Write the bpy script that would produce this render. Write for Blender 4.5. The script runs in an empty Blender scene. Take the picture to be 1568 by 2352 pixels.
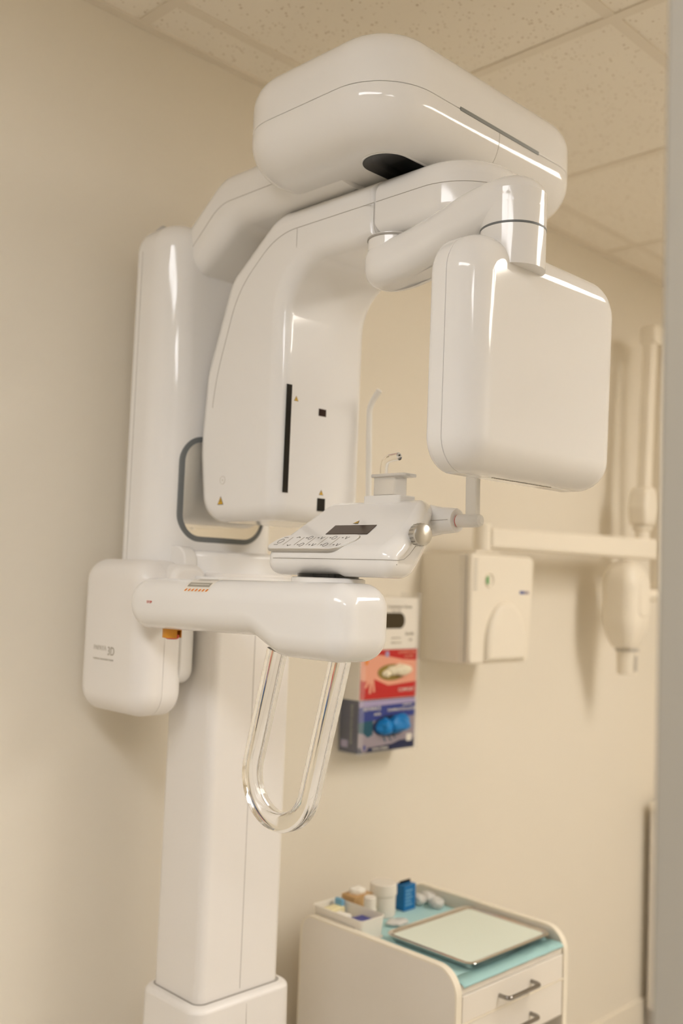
import bpy, bmesh, math, random
from mathutils import Vector, Matrix, noise

random.seed(7)
sc = bpy.context.scene
COL = sc.collection
PI = math.pi

# ------------------------------------------------------------------ camera
CEIL = 2.63
YAW, PITCH, ROLL = math.radians(45.108), math.radians(3.921), math.radians(2.219)
CAMPOS = Vector((0, -1.737, 1.5))
fw = Vector((math.cos(YAW) * math.cos(PITCH), math.sin(YAW) * math.cos(PITCH), math.sin(PITCH)))
r0 = Vector((math.sin(YAW), -math.cos(YAW), 0))
u0 = r0.cross(fw)
rt = r0 * math.cos(ROLL) + u0 * math.sin(ROLL)
up = u0 * math.cos(ROLL) - r0 * math.sin(ROLL)
cd = bpy.data.cameras.new('camera')
cam = bpy.data.objects.new('camera', cd)
COL.objects.link(cam)
m3 = Matrix((rt, up, -fw)).transposed()
cam.matrix_world = Matrix.Translation(CAMPOS) @ m3.to_4x4()
cd.sensor_fit = 'VERTICAL'
cd.sensor_height = 36.0
cd.sensor_width = 24.0
cd.lens = 36.0 * 2287 / 2352
cd.clip_start = 0.02
cd.dof.use_dof = True
cd.dof.focus_distance = 1.46
cd.dof.aperture_fstop = 2.5
sc.camera = cam

# ------------------------------------------------------------------ world, exposure
w = bpy.data.worlds.new('world')
sc.world = w
w.use_nodes = True
w.node_tree.nodes['Background'].inputs[0].default_value = (0.8, 0.85, 1.0, 1)
w.node_tree.nodes['Background'].inputs[1].default_value = 0.3
sc.view_settings.view_transform = 'Standard'
sc.view_settings.look = 'None'
sc.view_settings.gamma = 1.0
sc.view_settings.use_curve_mapping = False
sc.view_settings.exposure = 0.0
sc.cycles.max_bounces = 14
sc.cycles.diffuse_bounces = 8

# lamp strengths (the ceiling troffers further down use these)
ROOM_LAMP = ((1.0, 0.94, 0.865), 17.5)
HALL_LAMP = ((1.0, 1.0, 1.03), 13.0)


# ------------------------------------------------------------------ materials
def lin(r, g, b):
    f = lambda c: (c / 255 / 12.92) if c / 255 <= 0.04045 else ((c / 255 + 0.055) / 1.055) ** 2.4
    return (f(r), f(g), f(b), 1)


def mat(name, col, rough=0.5, metal=0.0, spec=0.5, trans=0.0, ior=1.45, coat=0.0, emit=None, estr=0, alpha=1, sss=0, grain=0.0, bump=0.0, scale=60):
    m = bpy.data.materials.new(name)
    m.use_nodes = True
    nt = m.node_tree
    b = nt.nodes['Principled BSDF']
    b.inputs['Base Color'].default_value = col if len(col) == 4 else (*col, 1)
    b.inputs['Roughness'].default_value = rough
    b.inputs['Metallic'].default_value = metal
    b.inputs['Specular IOR Level'].default_value = spec
    b.inputs['Transmission Weight'].default_value = trans
    b.inputs['IOR'].default_value = ior
    b.inputs['Coat Weight'].default_value = coat
    b.inputs['Coat Roughness'].default_value = 0.03
    b.inputs['Alpha'].default_value = alpha
    if sss:
        b.inputs['Subsurface Weight'].default_value = sss
        b.inputs['Subsurface Radius'].default_value = (0.01, 0.01, 0.01)
    if emit:
        b.inputs['Emission Color'].default_value = (*emit, 1)
        b.inputs['Emission Strength'].default_value = estr
    # a little procedural variation
    tc = nt.nodes.new('ShaderNodeTexCoord')
    nz = nt.nodes.new('ShaderNodeTexNoise')
    nz.inputs['Scale'].default_value = scale
    nz.inputs['Detail'].default_value = 3
    nt.links.new(tc.outputs['Object'], nz.inputs['Vector'])
    if grain:
        mx = nt.nodes.new('ShaderNodeMix')
        mx.data_type = 'RGBA'
        mx.blend_type = 'MULTIPLY'
        mx.inputs[0].default_value = grain
        mx.inputs[6].default_value = b.inputs['Base Color'].default_value
        nt.links.new(nz.outputs['Fac'], mx.inputs[7])
        nt.links.new(mx.outputs[2], b.inputs['Base Color'])
    if bump:
        bp = nt.nodes.new('ShaderNodeBump')
        bp.inputs['Strength'].default_value = bump
        bp.inputs['Distance'].default_value = 0.002
        nt.links.new(nz.outputs['Fac'], bp.inputs['Height'])
        nt.links.new(bp.outputs['Normal'], b.inputs['Normal'])
    return m


M = {}
M['white'] = mat('glossy_white_plastic', (0.80, 0.79, 0.775), 0.07, spec=0.5)
M['white2'] = mat('satin_white_plastic', (0.79, 0.765, 0.735), 0.28)
M['cream'] = mat('cream_plastic', (0.82, 0.76, 0.65), 0.35)
M['wall'] = mat('painted_wall', (0.77, 0.72, 0.625), 0.75, spec=0.2, bump=0.06, scale=220)
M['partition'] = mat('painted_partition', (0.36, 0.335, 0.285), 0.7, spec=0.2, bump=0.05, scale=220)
M['floor'] = mat('vinyl_floor', (0.62, 0.585, 0.53), 0.4, grain=0.15, scale=12)
M['tbar'] = mat('ceiling_grid_paint', (0.77, 0.71, 0.61), 0.5)
M['seam'] = mat('panel_gap', (0.38, 0.36, 0.33), 0.7)
M['black'] = mat('black_gloss', (0.006, 0.006, 0.006), 0.12)
M['darkred'] = mat('dark_red_window', (0.02, 0.006, 0.005), 0.15)
M['mirror'] = mat('mirror_glass', (0.86, 0.85, 0.82), 0.02, metal=1.0)
M['grey'] = mat('grey_rubber', (0.16, 0.17, 0.175), 0.45)
M['ledgrey'] = mat('grey_led_strip', (0.20, 0.21, 0.20), 0.35)
M['steel'] = mat('brushed_steel', (0.62, 0.60, 0.56), 0.28, metal=1.0)
M['chrome'] = mat('chrome', (0.75, 0.73, 0.70), 0.12, metal=1.0)
M['darkmetal'] = mat('dark_chrome', (0.32, 0.30, 0.28), 0.2, metal=1.0)
M['acrylic'] = mat('clear_acrylic', (0.98, 0.98, 0.97), 0.0, trans=1.0, ior=1.36)
M['sheet'] = mat('thin_clear_sheet', (0.95, 0.95, 0.93), 0.08, alpha=0.07)
M['silicone'] = mat('translucent_plastic', (0.88, 0.86, 0.82), 0.3, trans=0.25, ior=1.3, sss=0.5)
M['clearbox'] = mat('frosted_clear_plastic', (0.93, 0.92, 0.90), 0.15, trans=0.6, ior=1.2, sss=0.3)
M['yellow'] = mat('hazard_yellow', lin(214, 170, 40), 0.4)
M['ink'] = mat('dark_print', (0.10, 0.095, 0.08), 0.5)
M['greyink'] = mat('grey_print', (0.36, 0.335, 0.28), 0.5)
M['paleink'] = mat('pale_grey_print', (0.50, 0.47, 0.41), 0.5)
M['redink'] = mat('red_print', lin(190, 60, 35), 0.5)
M['orange'] = mat('orange_plastic', lin(205, 140, 40), 0.35)
M['orangeprint'] = mat('orange_print', lin(225, 130, 30), 0.4)
M['red'] = mat('red_button', lin(200, 55, 35), 0.3)
M['boxwhite'] = mat('white_card', (0.78, 0.74, 0.67), 0.55)
M['boxred'] = mat('red_card', lin(188, 32, 30), 0.5)
M['boxpink'] = mat('salmon_print', lin(226, 160, 135), 0.5)
M['boxnavy'] = mat('navy_card', lin(24, 34, 72), 0.45)
M['boxblue'] = mat('blue_card', lin(44, 60, 135), 0.45)
M['boxlav'] = mat('lavender_print', lin(165, 155, 190), 0.5)
M['teal'] = mat('dark_teal_print', lin(20, 80, 100), 0.5)
M['holecard'] = mat('dark_box_inside', (0.05, 0.035, 0.012), 0.8)
M['goldfilm'] = mat('olive_print', lin(140, 120, 55), 0.5)
M['glove_cream'] = mat('cream_latex', (0.80, 0.73, 0.55), 0.5, bump=0.4, scale=90)
M['glove_blue'] = mat('blue_nitrile', lin(10, 125, 200), 0.4, bump=0.5, scale=90)
M['green'] = mat('green_gauge', lin(60, 150, 70), 0.3)
M['bluelabel'] = mat('blue_label', lin(50, 75, 150), 0.4)
M['greylabel'] = mat('greyblue_label', lin(150, 140, 150), 0.4)
M['cart'] = mat('white_laminate', (0.78, 0.735, 0.665), 0.45)
M['cartedge'] = mat('cream_edge_band', (0.84, 0.78, 0.66), 0.4)
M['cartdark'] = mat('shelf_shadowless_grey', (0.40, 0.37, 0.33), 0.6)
M['bluepaper'] = mat('pale_blue_paper', lin(176, 214, 216), 0.8, bump=0.2, scale=25)
M['tealpaper'] = mat('blue_liner_plastic', lin(165, 208, 210), 0.5, bump=0.3, scale=40)
M['greenpaper'] = mat('pale_green_paper', lin(222, 230, 218), 0.85)
M['tan'] = mat('tan_card', lin(196, 160, 112), 0.6)
M['tissue'] = mat('white_tissue', (0.86, 0.83, 0.76), 0.9)
M['bluebox'] = mat('bright_blue_card', lin(20, 110, 175), 0.4)
M['navybag'] = mat('navy_packet', lin(55, 60, 140), 0.4)
M['paleyellow'] = mat('pale_yellow_sachet', lin(232, 222, 178), 0.6)
M['sky'] = mat('sky_blue_sachet', lin(120, 175, 210), 0.6)
M['brown'] = mat('brown_glass', (0.055, 0.034, 0.022), 0.1, spec=0.25)
M['foil'] = mat('clear_film', (0.86, 0.85, 0.82), 0.2, trans=0.3)


def tile_material():
    m = bpy.data.materials.new('mineral_fibre_tile')
    m.use_nodes = True
    nt = m.node_tree
    b = nt.nodes['Principled BSDF']
    b.inputs['Roughness'].default_value = 0.9
    b.inputs['Specular IOR Level'].default_value = 0.1
    geo = nt.nodes.new('ShaderNodeNewGeometry')
    vo = nt.nodes.new('ShaderNodeTexVoronoi')
    vo.inputs['Scale'].default_value = 125
    nz = nt.nodes.new('ShaderNodeTexNoise')
    nz.inputs['Scale'].default_value = 20
    nz.inputs['Detail'].default_value = 2
    nt.links.new(geo.outputs['Position'], vo.inputs['Vector'])
    nt.links.new(geo.outputs['Position'], nz.inputs['Vector'])
    wn = nt.nodes.new('ShaderNodeSeparateColor')
    nt.links.new(vo.outputs['Color'], wn.inputs[0])
    # hole radius varies from cell to cell and many cells have none
    mr = nt.nodes.new('ShaderNodeMapRange')
    mr.inputs['From Min'].default_value = 0.35
    mr.inputs['From Max'].default_value = 1.0
    mr.inputs['To Min'].default_value = 0.0
    mr.inputs['To Max'].default_value = 0.42
    nt.links.new(wn.outputs[0], mr.inputs['Value'])
    sub = nt.nodes.new('ShaderNodeMath')
    sub.operation = 'SUBTRACT'
    nt.links.new(mr.outputs[0], sub.inputs[0])
    nt.links.new(vo.outputs['Distance'], sub.inputs[1])
    sm = nt.nodes.new('ShaderNodeMapRange')
    sm.inputs['From Min'].default_value = 0.0
    sm.inputs['From Max'].default_value = 0.12
    nt.links.new(sub.outputs[0], sm.inputs['Value'])
    mul = nt.nodes.new('ShaderNodeMath')
    mul.operation = 'MULTIPLY'
    nt.links.new(sm.outputs[0], mul.inputs[0])
    nt.links.new(nz.outputs['Fac'], mul.inputs[1])
    mx = nt.nodes.new('ShaderNodeMix')
    mx.data_type = 'RGBA'
    mx.inputs[6].default_value = (0.85, 0.80, 0.71, 1)
    mx.inputs[7].default_value = (0.36, 0.25, 0.13, 1)
    nt.links.new(mul.outputs[0], mx.inputs[0])
    nt.links.new(mx.outputs[2], b.inputs['Base Color'])
    return m


M['tile'] = tile_material()


# ------------------------------------------------------------------ helpers
def tag(o, label=None, cat=None, group=None, kind=None):
    if label:
        o['label'] = label
    if cat:
        o['category'] = cat
    if group:
        o['group'] = group
    if kind:
        o['kind'] = kind
    return o


def thing(name, label, cat, loc, group=None):
    o = bpy.data.objects.new(name, None)
    COL.objects.link(o)
    o.location = loc
    o.empty_display_size = 0.05
    return tag(o, label, cat, group)


def attach(o, parent):
    """meshes are built in world coordinates; keep them there under the parent"""
    if parent is None:
        return
    o.parent = parent
    if parent.type == 'EMPTY':
        o.location = -Vector(parent.location)


def mk(name, verts, faces, m, parent=None, smooth=True, sharp=35, wn=True):
    me = bpy.data.meshes.new(name)
    me.from_pydata([tuple(v) for v in verts], [], faces)
    bm = bmesh.new()
    bm.from_mesh(me)
    bmesh.ops.remove_doubles(bm, verts=bm.verts, dist=1e-6)
    bmesh.ops.recalc_face_normals(bm, faces=bm.faces)
    bm.to_mesh(me)
    bm.free()
    me.materials.append(M[m] if isinstance(m, str) else m)
    if smooth:
        me.shade_smooth()
        me.set_sharp_from_angle(angle=math.radians(sharp))
    o = bpy.data.objects.new(name, me)
    COL.objects.link(o)
    if smooth and wn:
        md = o.modifiers.new('wn', 'WEIGHTED_NORMAL')
        md.keep_sharp = True
        md.weight = 80
    attach(o, parent)
    return o


def rpoly(cs, n=10):
    """corners (u, v, r) counter-clockwise -> [(u, v, nu, nv)] with outward normals"""
    out = []
    N = len(cs)
    if sum(cs[i][0] * cs[(i + 1) % N][1] - cs[(i + 1) % N][0] * cs[i][1] for i in range(N)) < 0:
        cs = list(cs)[::-1]
    for i in range(N):
        p = Vector(cs[i][:2])
        r = cs[i][2] if len(cs[i]) > 2 else 0
        a = (Vector(cs[i - 1][:2]) - p)
        b = (Vector(cs[(i + 1) % N][:2]) - p)
        la, lb = a.length, b.length
        a.normalize()
        b.normalize()
        na = Vector((-a.y, a.x))       # outward normal of the incoming edge (ccw)
        nb = Vector((b.y, -b.x))
        cosang = max(-1, min(1, a.dot(b)))
        ang = math.acos(cosang)
        cr = (-a).cross(b) if hasattr(a, 'cross') else 0
        cr = (-a.x) * b.y - (-a.y) * b.x
        if abs(cr) < 1e-6:
            out.append((p.x, p.y, nb.x, nb.y))
            continue
        if r < 1e-6:
            mm = na + nb
            mm /= max(1e-6, (1 + na.dot(nb)))
            out.append((p.x, p.y, mm.x, mm.y))
            continue
        d = r / math.tan(ang / 2)
        lim = 0.499 * min(la, lb)
        if d > lim:
            d = lim
            r = d * math.tan(ang / 2)
        convex = cr > 0
        c = p + a * d - na * r if convex else p + a * d + na * r
        t0 = math.atan2(*( (na if convex else -na).yx))
        t1 = math.atan2(*( (nb if convex else -nb).yx))
        dt = t1 - t0
        while dt > PI:
            dt -= 2 * PI
        while dt < -PI:
            dt += 2 * PI
        for k in range(n + 1):
            t = t0 + dt * k / n
            e = Vector((math.cos(t), math.sin(t)))
            q = c + e * r
            nn = e if convex else -e
            out.append((q.x, q.y, nn.x, nn.y))
    return out


def rrect(u0, u1, v0, v1, r, n=10):
    rs = r if isinstance(r, (list, tuple)) else (r, r, r, r)   # corners: (u0,v0) (u1,v0) (u1,v1) (u0,v1)
    return rpoly([(u0, v0, rs[0]), (u1, v0, rs[1]), (u1, v1, rs[2]), (u0, v1, rs[3])], n)


AX = {'z': lambda u, v, w: (u, v, w), 'x': lambda u, v, w: (w, u, v), 'y': lambda u, v, w: (u, w, v)}


def prism(name, poly, w0, w1, f0, f1, axis, m, parent=None, seg=8, fn=None, sharp=35, cap0=True, cap1=True):
    lv = []
    if f0 > 0:
        for k in range(seg + 1):
            a = PI / 2 * k / seg
            lv.append((f0 * (1 - math.sin(a)), w0 + f0 * (1 - math.cos(a))))
    else:
        lv.append((0, w0))
    if f1 > 0:
        for k in range(seg + 1):
            a = PI / 2 * (1 - k / seg)
            lv.append((f1 * (1 - math.sin(a)), w1 - f1 * (1 - math.cos(a))))
    else:
        lv.append((0, w1))
    A = AX[axis] if isinstance(axis, str) else axis
    n = len(poly)
    V, F = [], []
    for d, w in lv:
        for (u, v, nu, nv) in poly:
            p = A(u - nu * d, v - nv * d, w)
            V.append(fn(*p) if fn else p)
    for j in range(len(lv) - 1):
        for i in range(n):
            k = (i + 1) % n
            F.append((j * n + i, j * n + k, (j + 1) * n + k, (j + 1) * n + i))
    if cap0:
        F.append(tuple(range(n - 1, -1, -1)))
    if cap1:
        F.append(tuple((len(lv) - 1) * n + i for i in range(n)))
    return mk(name, V, F, m, parent, sharp=sharp)


def box(name, x0, x1, y0, y1, z0, z1, m, parent=None, b=0.0):
    if b > 0:
        return prism(name, rrect(x0, x1, y0, y1, b, 4), z0, z1, b, b, 'z', m, parent, seg=3)
    V = [(x, y, z) for z in (z0, z1) for y in (y0, y1) for x in (x0, x1)]
    F = [(0, 2, 3, 1), (4, 5, 7, 6), (0, 1, 5, 4), (2, 6, 7, 3), (0, 4, 6, 2), (1, 3, 7, 5)]
    return mk(name, V, F, m, parent, smooth=False)


def frame_of(axis):
    n = Vector(axis).normalized()
    a = Vector((0, 0, 1)) if abs(n.z) < 0.9 else Vector((1, 0, 0))
    e1 = a.cross(n).normalized()
    e2 = n.cross(e1)
    return e1, e2, n


def lathe(name, c, axis, prof, m, parent=None, n=40, sharp=35):
    e1, e2, nn = frame_of(axis)
    c = Vector(c)
    V, F = [], []
    for r, h in prof:
        for i in range(n):
            a = 2 * PI * i / n
            V.append(c + nn * h + (e1 * math.cos(a) + e2 * math.sin(a)) * max(r, 1e-5))
    L = len(prof)
    for j in range(L - 1):
        for i in range(n):
            k = (i + 1) % n
            F.append((j * n + i, j * n + k, (j + 1) * n + k, (j + 1) * n + i))
    F.append(tuple(range(n)))
    F.append(tuple((L - 1) * n + i for i in range(n)))
    return mk(name, V, F, m, parent, sharp=sharp)


def sweep(name, path, sec, m, parent=None, upv=(0, 0, 1), closed=False, sharp=50):
    """sec: 2-D closed section (a along 'side', b along 'up')"""
    P = [Vector(p) for p in path]
    V, F = [], []
    n = len(sec)
    L = len(P)
    U = Vector(upv)
    for i, p in enumerate(P):
        t = (P[min(i + 1, L - 1)] - P[max(i - 1, 0)]).normalized()
        s = t.cross(U)
        if s.length < 1e-4:
            s = t.cross(Vector((1, 0, 0)))
        s.normalize()
        b = s.cross(t)
        for a_, b_ in sec:
            V.append(p + s * a_ + b * b_)
    for j in range(L - 1):
        for i in range(n):
            k = (i + 1) % n
            F.append((j * n + i, j * n + k, (j + 1) * n + k, (j + 1) * n + i))
    F.append(tuple(range(n - 1, -1, -1)))
    F.append(tuple((L - 1) * n + i for i in range(n)))
    return mk(name, V, F, m, parent, sharp=sharp)


def circ(r, n=12):
    return [(r * math.cos(2 * PI * i / n), r * math.sin(2 * PI * i / n)) for i in range(n)]


def tube(name, path, r, m, parent=None, n=12, upv=(0.31, 0.17, 0.93)):
    return sweep(name, path, circ(r, n), m, parent, upv)


def seam(path, parent, r=0.0005, upv=(0.31, 0.17, 0.93)):
    return tube('panel_seam', path, r * 0.85, 'seam', parent, 6, upv)


def bend(pts, rad, n=8):
    """polyline with rounded corners"""
    P = [Vector(p) for p in pts]
    out = [P[0]]
    for i in range(1, len(P) - 1):
        a = (P[i - 1] - P[i])
        b = (P[i + 1] - P[i])
        d = min(rad, a.length * 0.49, b.length * 0.49)
        p0 = P[i] + a.normalized() * d
        p1 = P[i] + b.normalized() * d
        for k in range(n + 1):
            t = k / n
            out.append(p0 * (1 - t) ** 2 + P[i] * 2 * t * (1 - t) + p1 * t * t)
    out.append(P[-1])
    return out


def decal(name, pts, m, parent, n, th=0.0004):
    """thin flat print: world-space outline, lifted along n"""
    n = Vector(n).normalized() * th
    k = len(pts)
    V = [Vector(p) for p in pts] + [Vector(p) + n for p in pts]
    F = [tuple(range(k)), tuple(range(k, 2 * k))] + [(i, (i + 1) % k, k + (i + 1) % k, k + i) for i in range(k)]
    return mk(name, V, F, m, parent, smooth=False)


def text(name, s, size, pos, right, upv, m, parent, th=0.0003, align='CENTER', xs=1.0):
    cu = bpy.data.curves.new(name, 'FONT')
    cu.body = s
    cu.size = size
    cu.extrude = th
    cu.align_x = align
    cu.align_y = 'CENTER'
    cu.resolution_u = 3
    ob = bpy.data.objects.new(name, cu)
    COL.objects.link(ob)
    dg = bpy.context.evaluated_depsgraph_get()
    me = bpy.data.meshes.new_from_object(ob.evaluated_get(dg))
    bpy.data.objects.remove(ob)
    r_ = Vector(right).normalized()
    u_ = Vector(upv).normalized()
    n_ = r_.cross(u_)
    Mx = Matrix((r_ * xs, u_, n_)).transposed().to_4x4()
    me.transform(Matrix.Translation(Vector(pos)) @ Mx)
    me.materials.clear()
    me.materials.append(M[m])
    me.name = name
    o = bpy.data.objects.new(name, me)
    COL.objects.link(o)
    attach(o, parent)
    return o


def hazard(c, right, upv, s, parent):
    c = Vector(c)
    r_ = Vector(right).normalized()
    u_ = Vector(upv).normalized()
    n_ = r_.cross(u_)
    tri = lambda k: [c + u_ * s * 0.62 * k, c - u_ * s * 0.38 * k - r_ * s * 0.56 * k, c - u_ * s * 0.38 * k + r_ * s * 0.56 * k]
    b = decal('hazard_label', tri(1.0), 'ink', parent, n_, 0.0003)
    decal('hazard_face', [p + n_ * 0.0003 for p in tri(0.80)], 'yellow', b, n_, 0.0002)
    q = lambda a, d: c + r_ * a * s + u_ * d * s + n_ * 0.0005
    decal('hazard_bolt', [q(0.03, 0.28), q(-0.10, -0.02), q(0.0, -0.02), q(-0.04, -0.24), q(0.11, 0.07), q(0.01, 0.07)], 'ink', b, n_, 0.0002)
    return b


# ------------------------------------------------------------------ the room
X0, X1, Y0 = -2.0, 4.6, -4.0
def struct(o):
    o['kind'] = 'structure'
    return o

struct(box('floor', X0, X1, Y0, 0, -0.05, 0, 'floor'))
struct(box('wall_back', X0, X1, 0, 0.1, 0, CEIL + 0.12, 'wall'))
struct(box('wall_left', X0 - 0.1, X0, Y0, 0.1, 0, CEIL + 0.12, 'wall'))
struct(box('wall_far', X1, X1 + 0.1, Y0, 0.1, 0, CEIL + 0.12, 'wall'))
struct(box('wall_front', X0 - 0.1, X1 + 0.1, Y0 - 0.1, Y0, 0, CEIL + 0.12, 'wall'))
struct(prism('wall_right', rrect(0.722, 0.84, Y0, -1.3615, 0.006, 3), 0, CEIL + 0.02, 0, 0, 'z', 'partition'))
for nm, a in (('baseboard_back', (X0, X1, -0.012, 0, 0, 0.1)), ('baseboard_front', (X0, X1, Y0, Y0 + 0.012, 0, 0.1))):
    struct(box(nm, *a, 'cream'))

ceil = struct(box('ceiling', X0, X1, Y0, 0.0, CEIL + 0.06, CEIL + 0.1, 'tile'))
GX = [1.081 + 0.6135 * k for k in range(-6, 7)]
GX = [x for x in GX if X0 < x < X1]
GY = [-0.13 - 0.6125 * k for k in range(0, 7)]
GY = [y for y in GY if y > Y0]
for x in GX:
    box('grid_bar', x - 0.012, x + 0.012, Y0, -0.001, CEIL - 0.001, CEIL + 0.03, 'tbar', ceil)
for y in GY:
    box('grid_bar', X0, X1, y - 0.012, y + 0.012, CEIL, CEIL + 0.03, 'tbar', ceil)
box('wall_angle', X0, X1, -0.022, -0.0005, CEIL - 0.002, CEIL + 0.03, 'tbar', ceil)
EX = [X0] + GX + [X1]
EY = [0.0] + GY + [Y0]
LAMPCELLS = {}
def cell(x, y):
    i = max(k for k in range(len(EX)) if EX[k] <= x)
    j = max(k for k in range(len(EY)) if EY[k] >= y)
    return i, j
def troffer(cells, lamp, label):
    i0 = min(c[0] for c in cells); i1 = max(c[0] for c in cells) + 1
    j0 = min(c[1] for c in cells); j1 = max(c[1] for c in cells) + 1
    for c in cells:
        LAMPCELLS[c] = 1
    xa, xb = EX[i0] + 0.012, EX[i1] - 0.012
    ya, yb = EY[j1] + 0.012, EY[j0] - 0.012
    t = thing('ceiling_light', label, 'light', ((xa + xb) / 2, (ya + yb) / 2, CEIL), 'ceiling troffers')
    box('housing', xa, xb, ya, yb, CEIL + 0.03, CEIL + 0.055, 'tbar', t)
    for a in ((xa, xb, ya, ya + 0.03), (xa, xb, yb - 0.03, yb), (xa, xa + 0.03, ya, yb), (xb - 0.03, xb, ya, yb)):
        box('frame', a[0], a[1], a[2], a[3], CEIL + 0.002, CEIL + 0.03, 'tbar', t)
    nm = 'lit_diffuser_%d' % len(bpy.data.materials)
    mm = mat(nm, (0.9, 0.9, 0.9), 0.6, emit=lamp[0], estr=lamp[1])
    box('diffuser', xa + 0.03, xb - 0.03, ya + 0.03, yb - 0.03, CEIL + 0.012, CEIL + 0.02, mm, t)
ci = cell(2.6, -1.6)
troffer([ci, (ci[0], ci[1] + 1)], ROOM_LAMP, 'recessed ceiling light panel over the treatment room, nearest the machine')
ci = cell(2.6, -3.0)
troffer([ci, (ci[0], ci[1] + 1)], ROOM_LAMP, 'added unseen fill light panel in the ceiling by the opposite wall of the room')  # unseen extra panel, added to raise the room's ambient light evenly
ci = cell(-0.4, -3.0)
troffer([ci, (ci[0], ci[1] + 1)], HALL_LAMP, 'added unseen fill light panel in the ceiling at the far end of the hallway')  # second hall panel is made up, an ambient fill from that side
ci = cell(-0.4, -1.0)
troffer([ci, (ci[0], ci[1] + 1)], HALL_LAMP, 'recessed ceiling light panel over the near end of the hallway')
for i in range(len(EX) - 1):
    for j in range(len(EY) - 1):
        if (i, j) in LAMPCELLS:
            continue
        box('ceiling_tile', EX[i] + 0.009, EX[i + 1] - 0.009, EY[j + 1] + 0.009, EY[j] - 0.009, CEIL + 0.003, CEIL + 0.018, 'tile', ceil)

# ------------------------------------------------------------------ panoramic machine
MC = thing('panoramic_xray_machine', 'large white panoramic dental x-ray machine on a column against the wall', 'x-ray machine', (1.2225, -0.23, 0))

# base and column
base = prism('base', rrect(1.108, 1.337, -0.314, -0.140, 0.030), 0, 0.738, 0.02, 0.010, 'z', 'white2', MC, seg=6,
             fn=lambda x, y, z: (1.2225 + (x - 1.2225) * (1 + 0.09 * min(1, max(0, (0.735 - z) / 0.25)) ** 0.6), -0.23 + (y + 0.23) * (1 + 0.10 * min(1, max(0, (0.735 - z) / 0.25)) ** 0.6), z))
# ring levels so the flare bends
col_ = prism('column', rrect(1.128, 1.321, -0.292, -0.150, 0.018), 0.70, 1.505, 0, 0.004, 'z', 'white2', MC)
seam([(1.2235, -0.2921, 0.745), (1.2235, -0.2921, 1.49)], col_, 0.0006)
seam([(1.222, -0.3146, 0.726), (1.222, -0.3226, 0.48)], base, 0.0006)
prism('column_gap', rrect(1.124, 1.325, -0.298, -0.148, 0.02), 0.737, 0.7385, 0, 0, 'z', 'seam', base)

# carriage with the mirror
car = prism('carriage', rrect(1.049, 1.352, -0.208, -0.075, (0.062, 0.062, 0.03, 0.03), 14), 1.50, 2.176, 0.012, 0.055, 'z', 'white', MC)
seam([(1.0488, -0.112, 1.51), (1.0488, -0.112, 2.12)], car, 0.0005)
mp = rrect(1.092, 1.303, 1.562, 1.763, 0.052, 12)
prism('mirror_frame', mp, -0.2095, -0.199, 0.002, 0, 'y', 'grey', car, seg=2)
prism('mirror', [(u - nu * 0.0105, v - nv * 0.0105, nu, nv) for u, v, nu, nv in mp], -0.2101, -0.205, 0, 0, 'y', 'mirror', car)
lip = prism('carriage_skirt', rrect(1.105, 1.352, -0.262, -0.10, (0.05, 0.03, 0.02, 0.02)), 1.497, 1.545, 0.004, 0.012, 'z', 'white', MC, seg=4)
prism('skirt_plate', rrect(1.10, 1.322, -0.300, -0.14, (0.03, 0.01, 0.01, 0.01)), 1.488, 1.4975, 0.002, 0.002, 'z', 'white', MC, seg=3)

# upper arm
armp = rpoly([(-0.10, 2.005), (-0.10, 2.170), (-0.170, 2.170, 0.04), (-0.275, 2.248, 0.08), (-0.60, 2.25), (-0.60, 2.148), (-0.320, 2.146, 0.07)], 10)
arm = prism('upper_arm', armp, 1.098, 1.362, 0.036, 0.036, 'x', 'white', MC)
seam(bend([(1.0978, -0.20, 2.118), (1.0978, -0.285, 2.186), (1.0978, -0.52, 2.187)], 0.03), arm, 0.0006)

# head
hp = rrect(0.992, 1.532, -0.797, -0.438, 0.100, 18)
head = prism('head', hp, 2.156, 2.2297, 0.062, 0.0012, 'z', 'white', MC, seg=14)
prism('upper_shell', hp, 2.2305, 2.325, 0.0012, 0.055, 'z', 'white', head, seg=14)
prism('shell_gap', [(u - nu * 0.004, v - nv * 0.004, nu, nv) for u, v, nu, nv in hp], 2.228, 2.232, 0, 0, 'z', 'seam', head)
box('led_strip', 1.160, 1.372, -0.7982, -0.79, 2.2275, 2.2335, 'ledgrey', head, 0.0006)
pts = []
for k in range(13):
    a = PI / 2 * (1 - k / 12)
    pts.append((1.262, -0.797 + 0.062 * (1 - math.sin(a)), 2.156 + 0.062 * (1 - math.cos(a))))
seam([(1.262, -0.797, 2.2275)] + pts, head, 0.0005)
slot = rrect(1.072, 1.385, -0.733, -0.655, 0.0388, 12)
prism('slot_rim', [(u + nu * 0.003, v + nv * 0.003, nu, nv) for u, v, nu, nv in slot], 2.1545, 2.158, 0.001, 0, 'z', 'white', head, seg=2)
prism('slot', slot, 2.1540, 2.157, 0, 0, 'z', 'black', head)

# rotating arm: x-ray tube housing (left in the view), beam, end piece
XA, XB = 1.12, 1.337
tubep = rpoly([(-0.448, 1.60, 0.03), (-0.448, 2.046, 0.085), (-0.662, 2.046, 0.0), (-0.662, 2.146, 0.0), (-0.415, 2.146, 0.08),
               (-0.290, 2.050, 0.07), (-0.228, 1.88, 0.12), (-0.2165, 1.74, 0.25), (-0.236, 1.598, 0.055)][::1], 12)
rot = prism('rotating_arm', tubep, XA, XB, 0.028, 0.028, 'x', 'white', MC, seg=10)
endp = rpoly([(XA, -0.6625, 0), (XA, -0.858, 0.105), (XB, -0.858, 0.105), (XB, -0.6625, 0)], 20)
prism('beam_end', endp, 2.046, 2.146, 0.028, 0.028, 'z', 'white', rot, seg=10)
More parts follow.
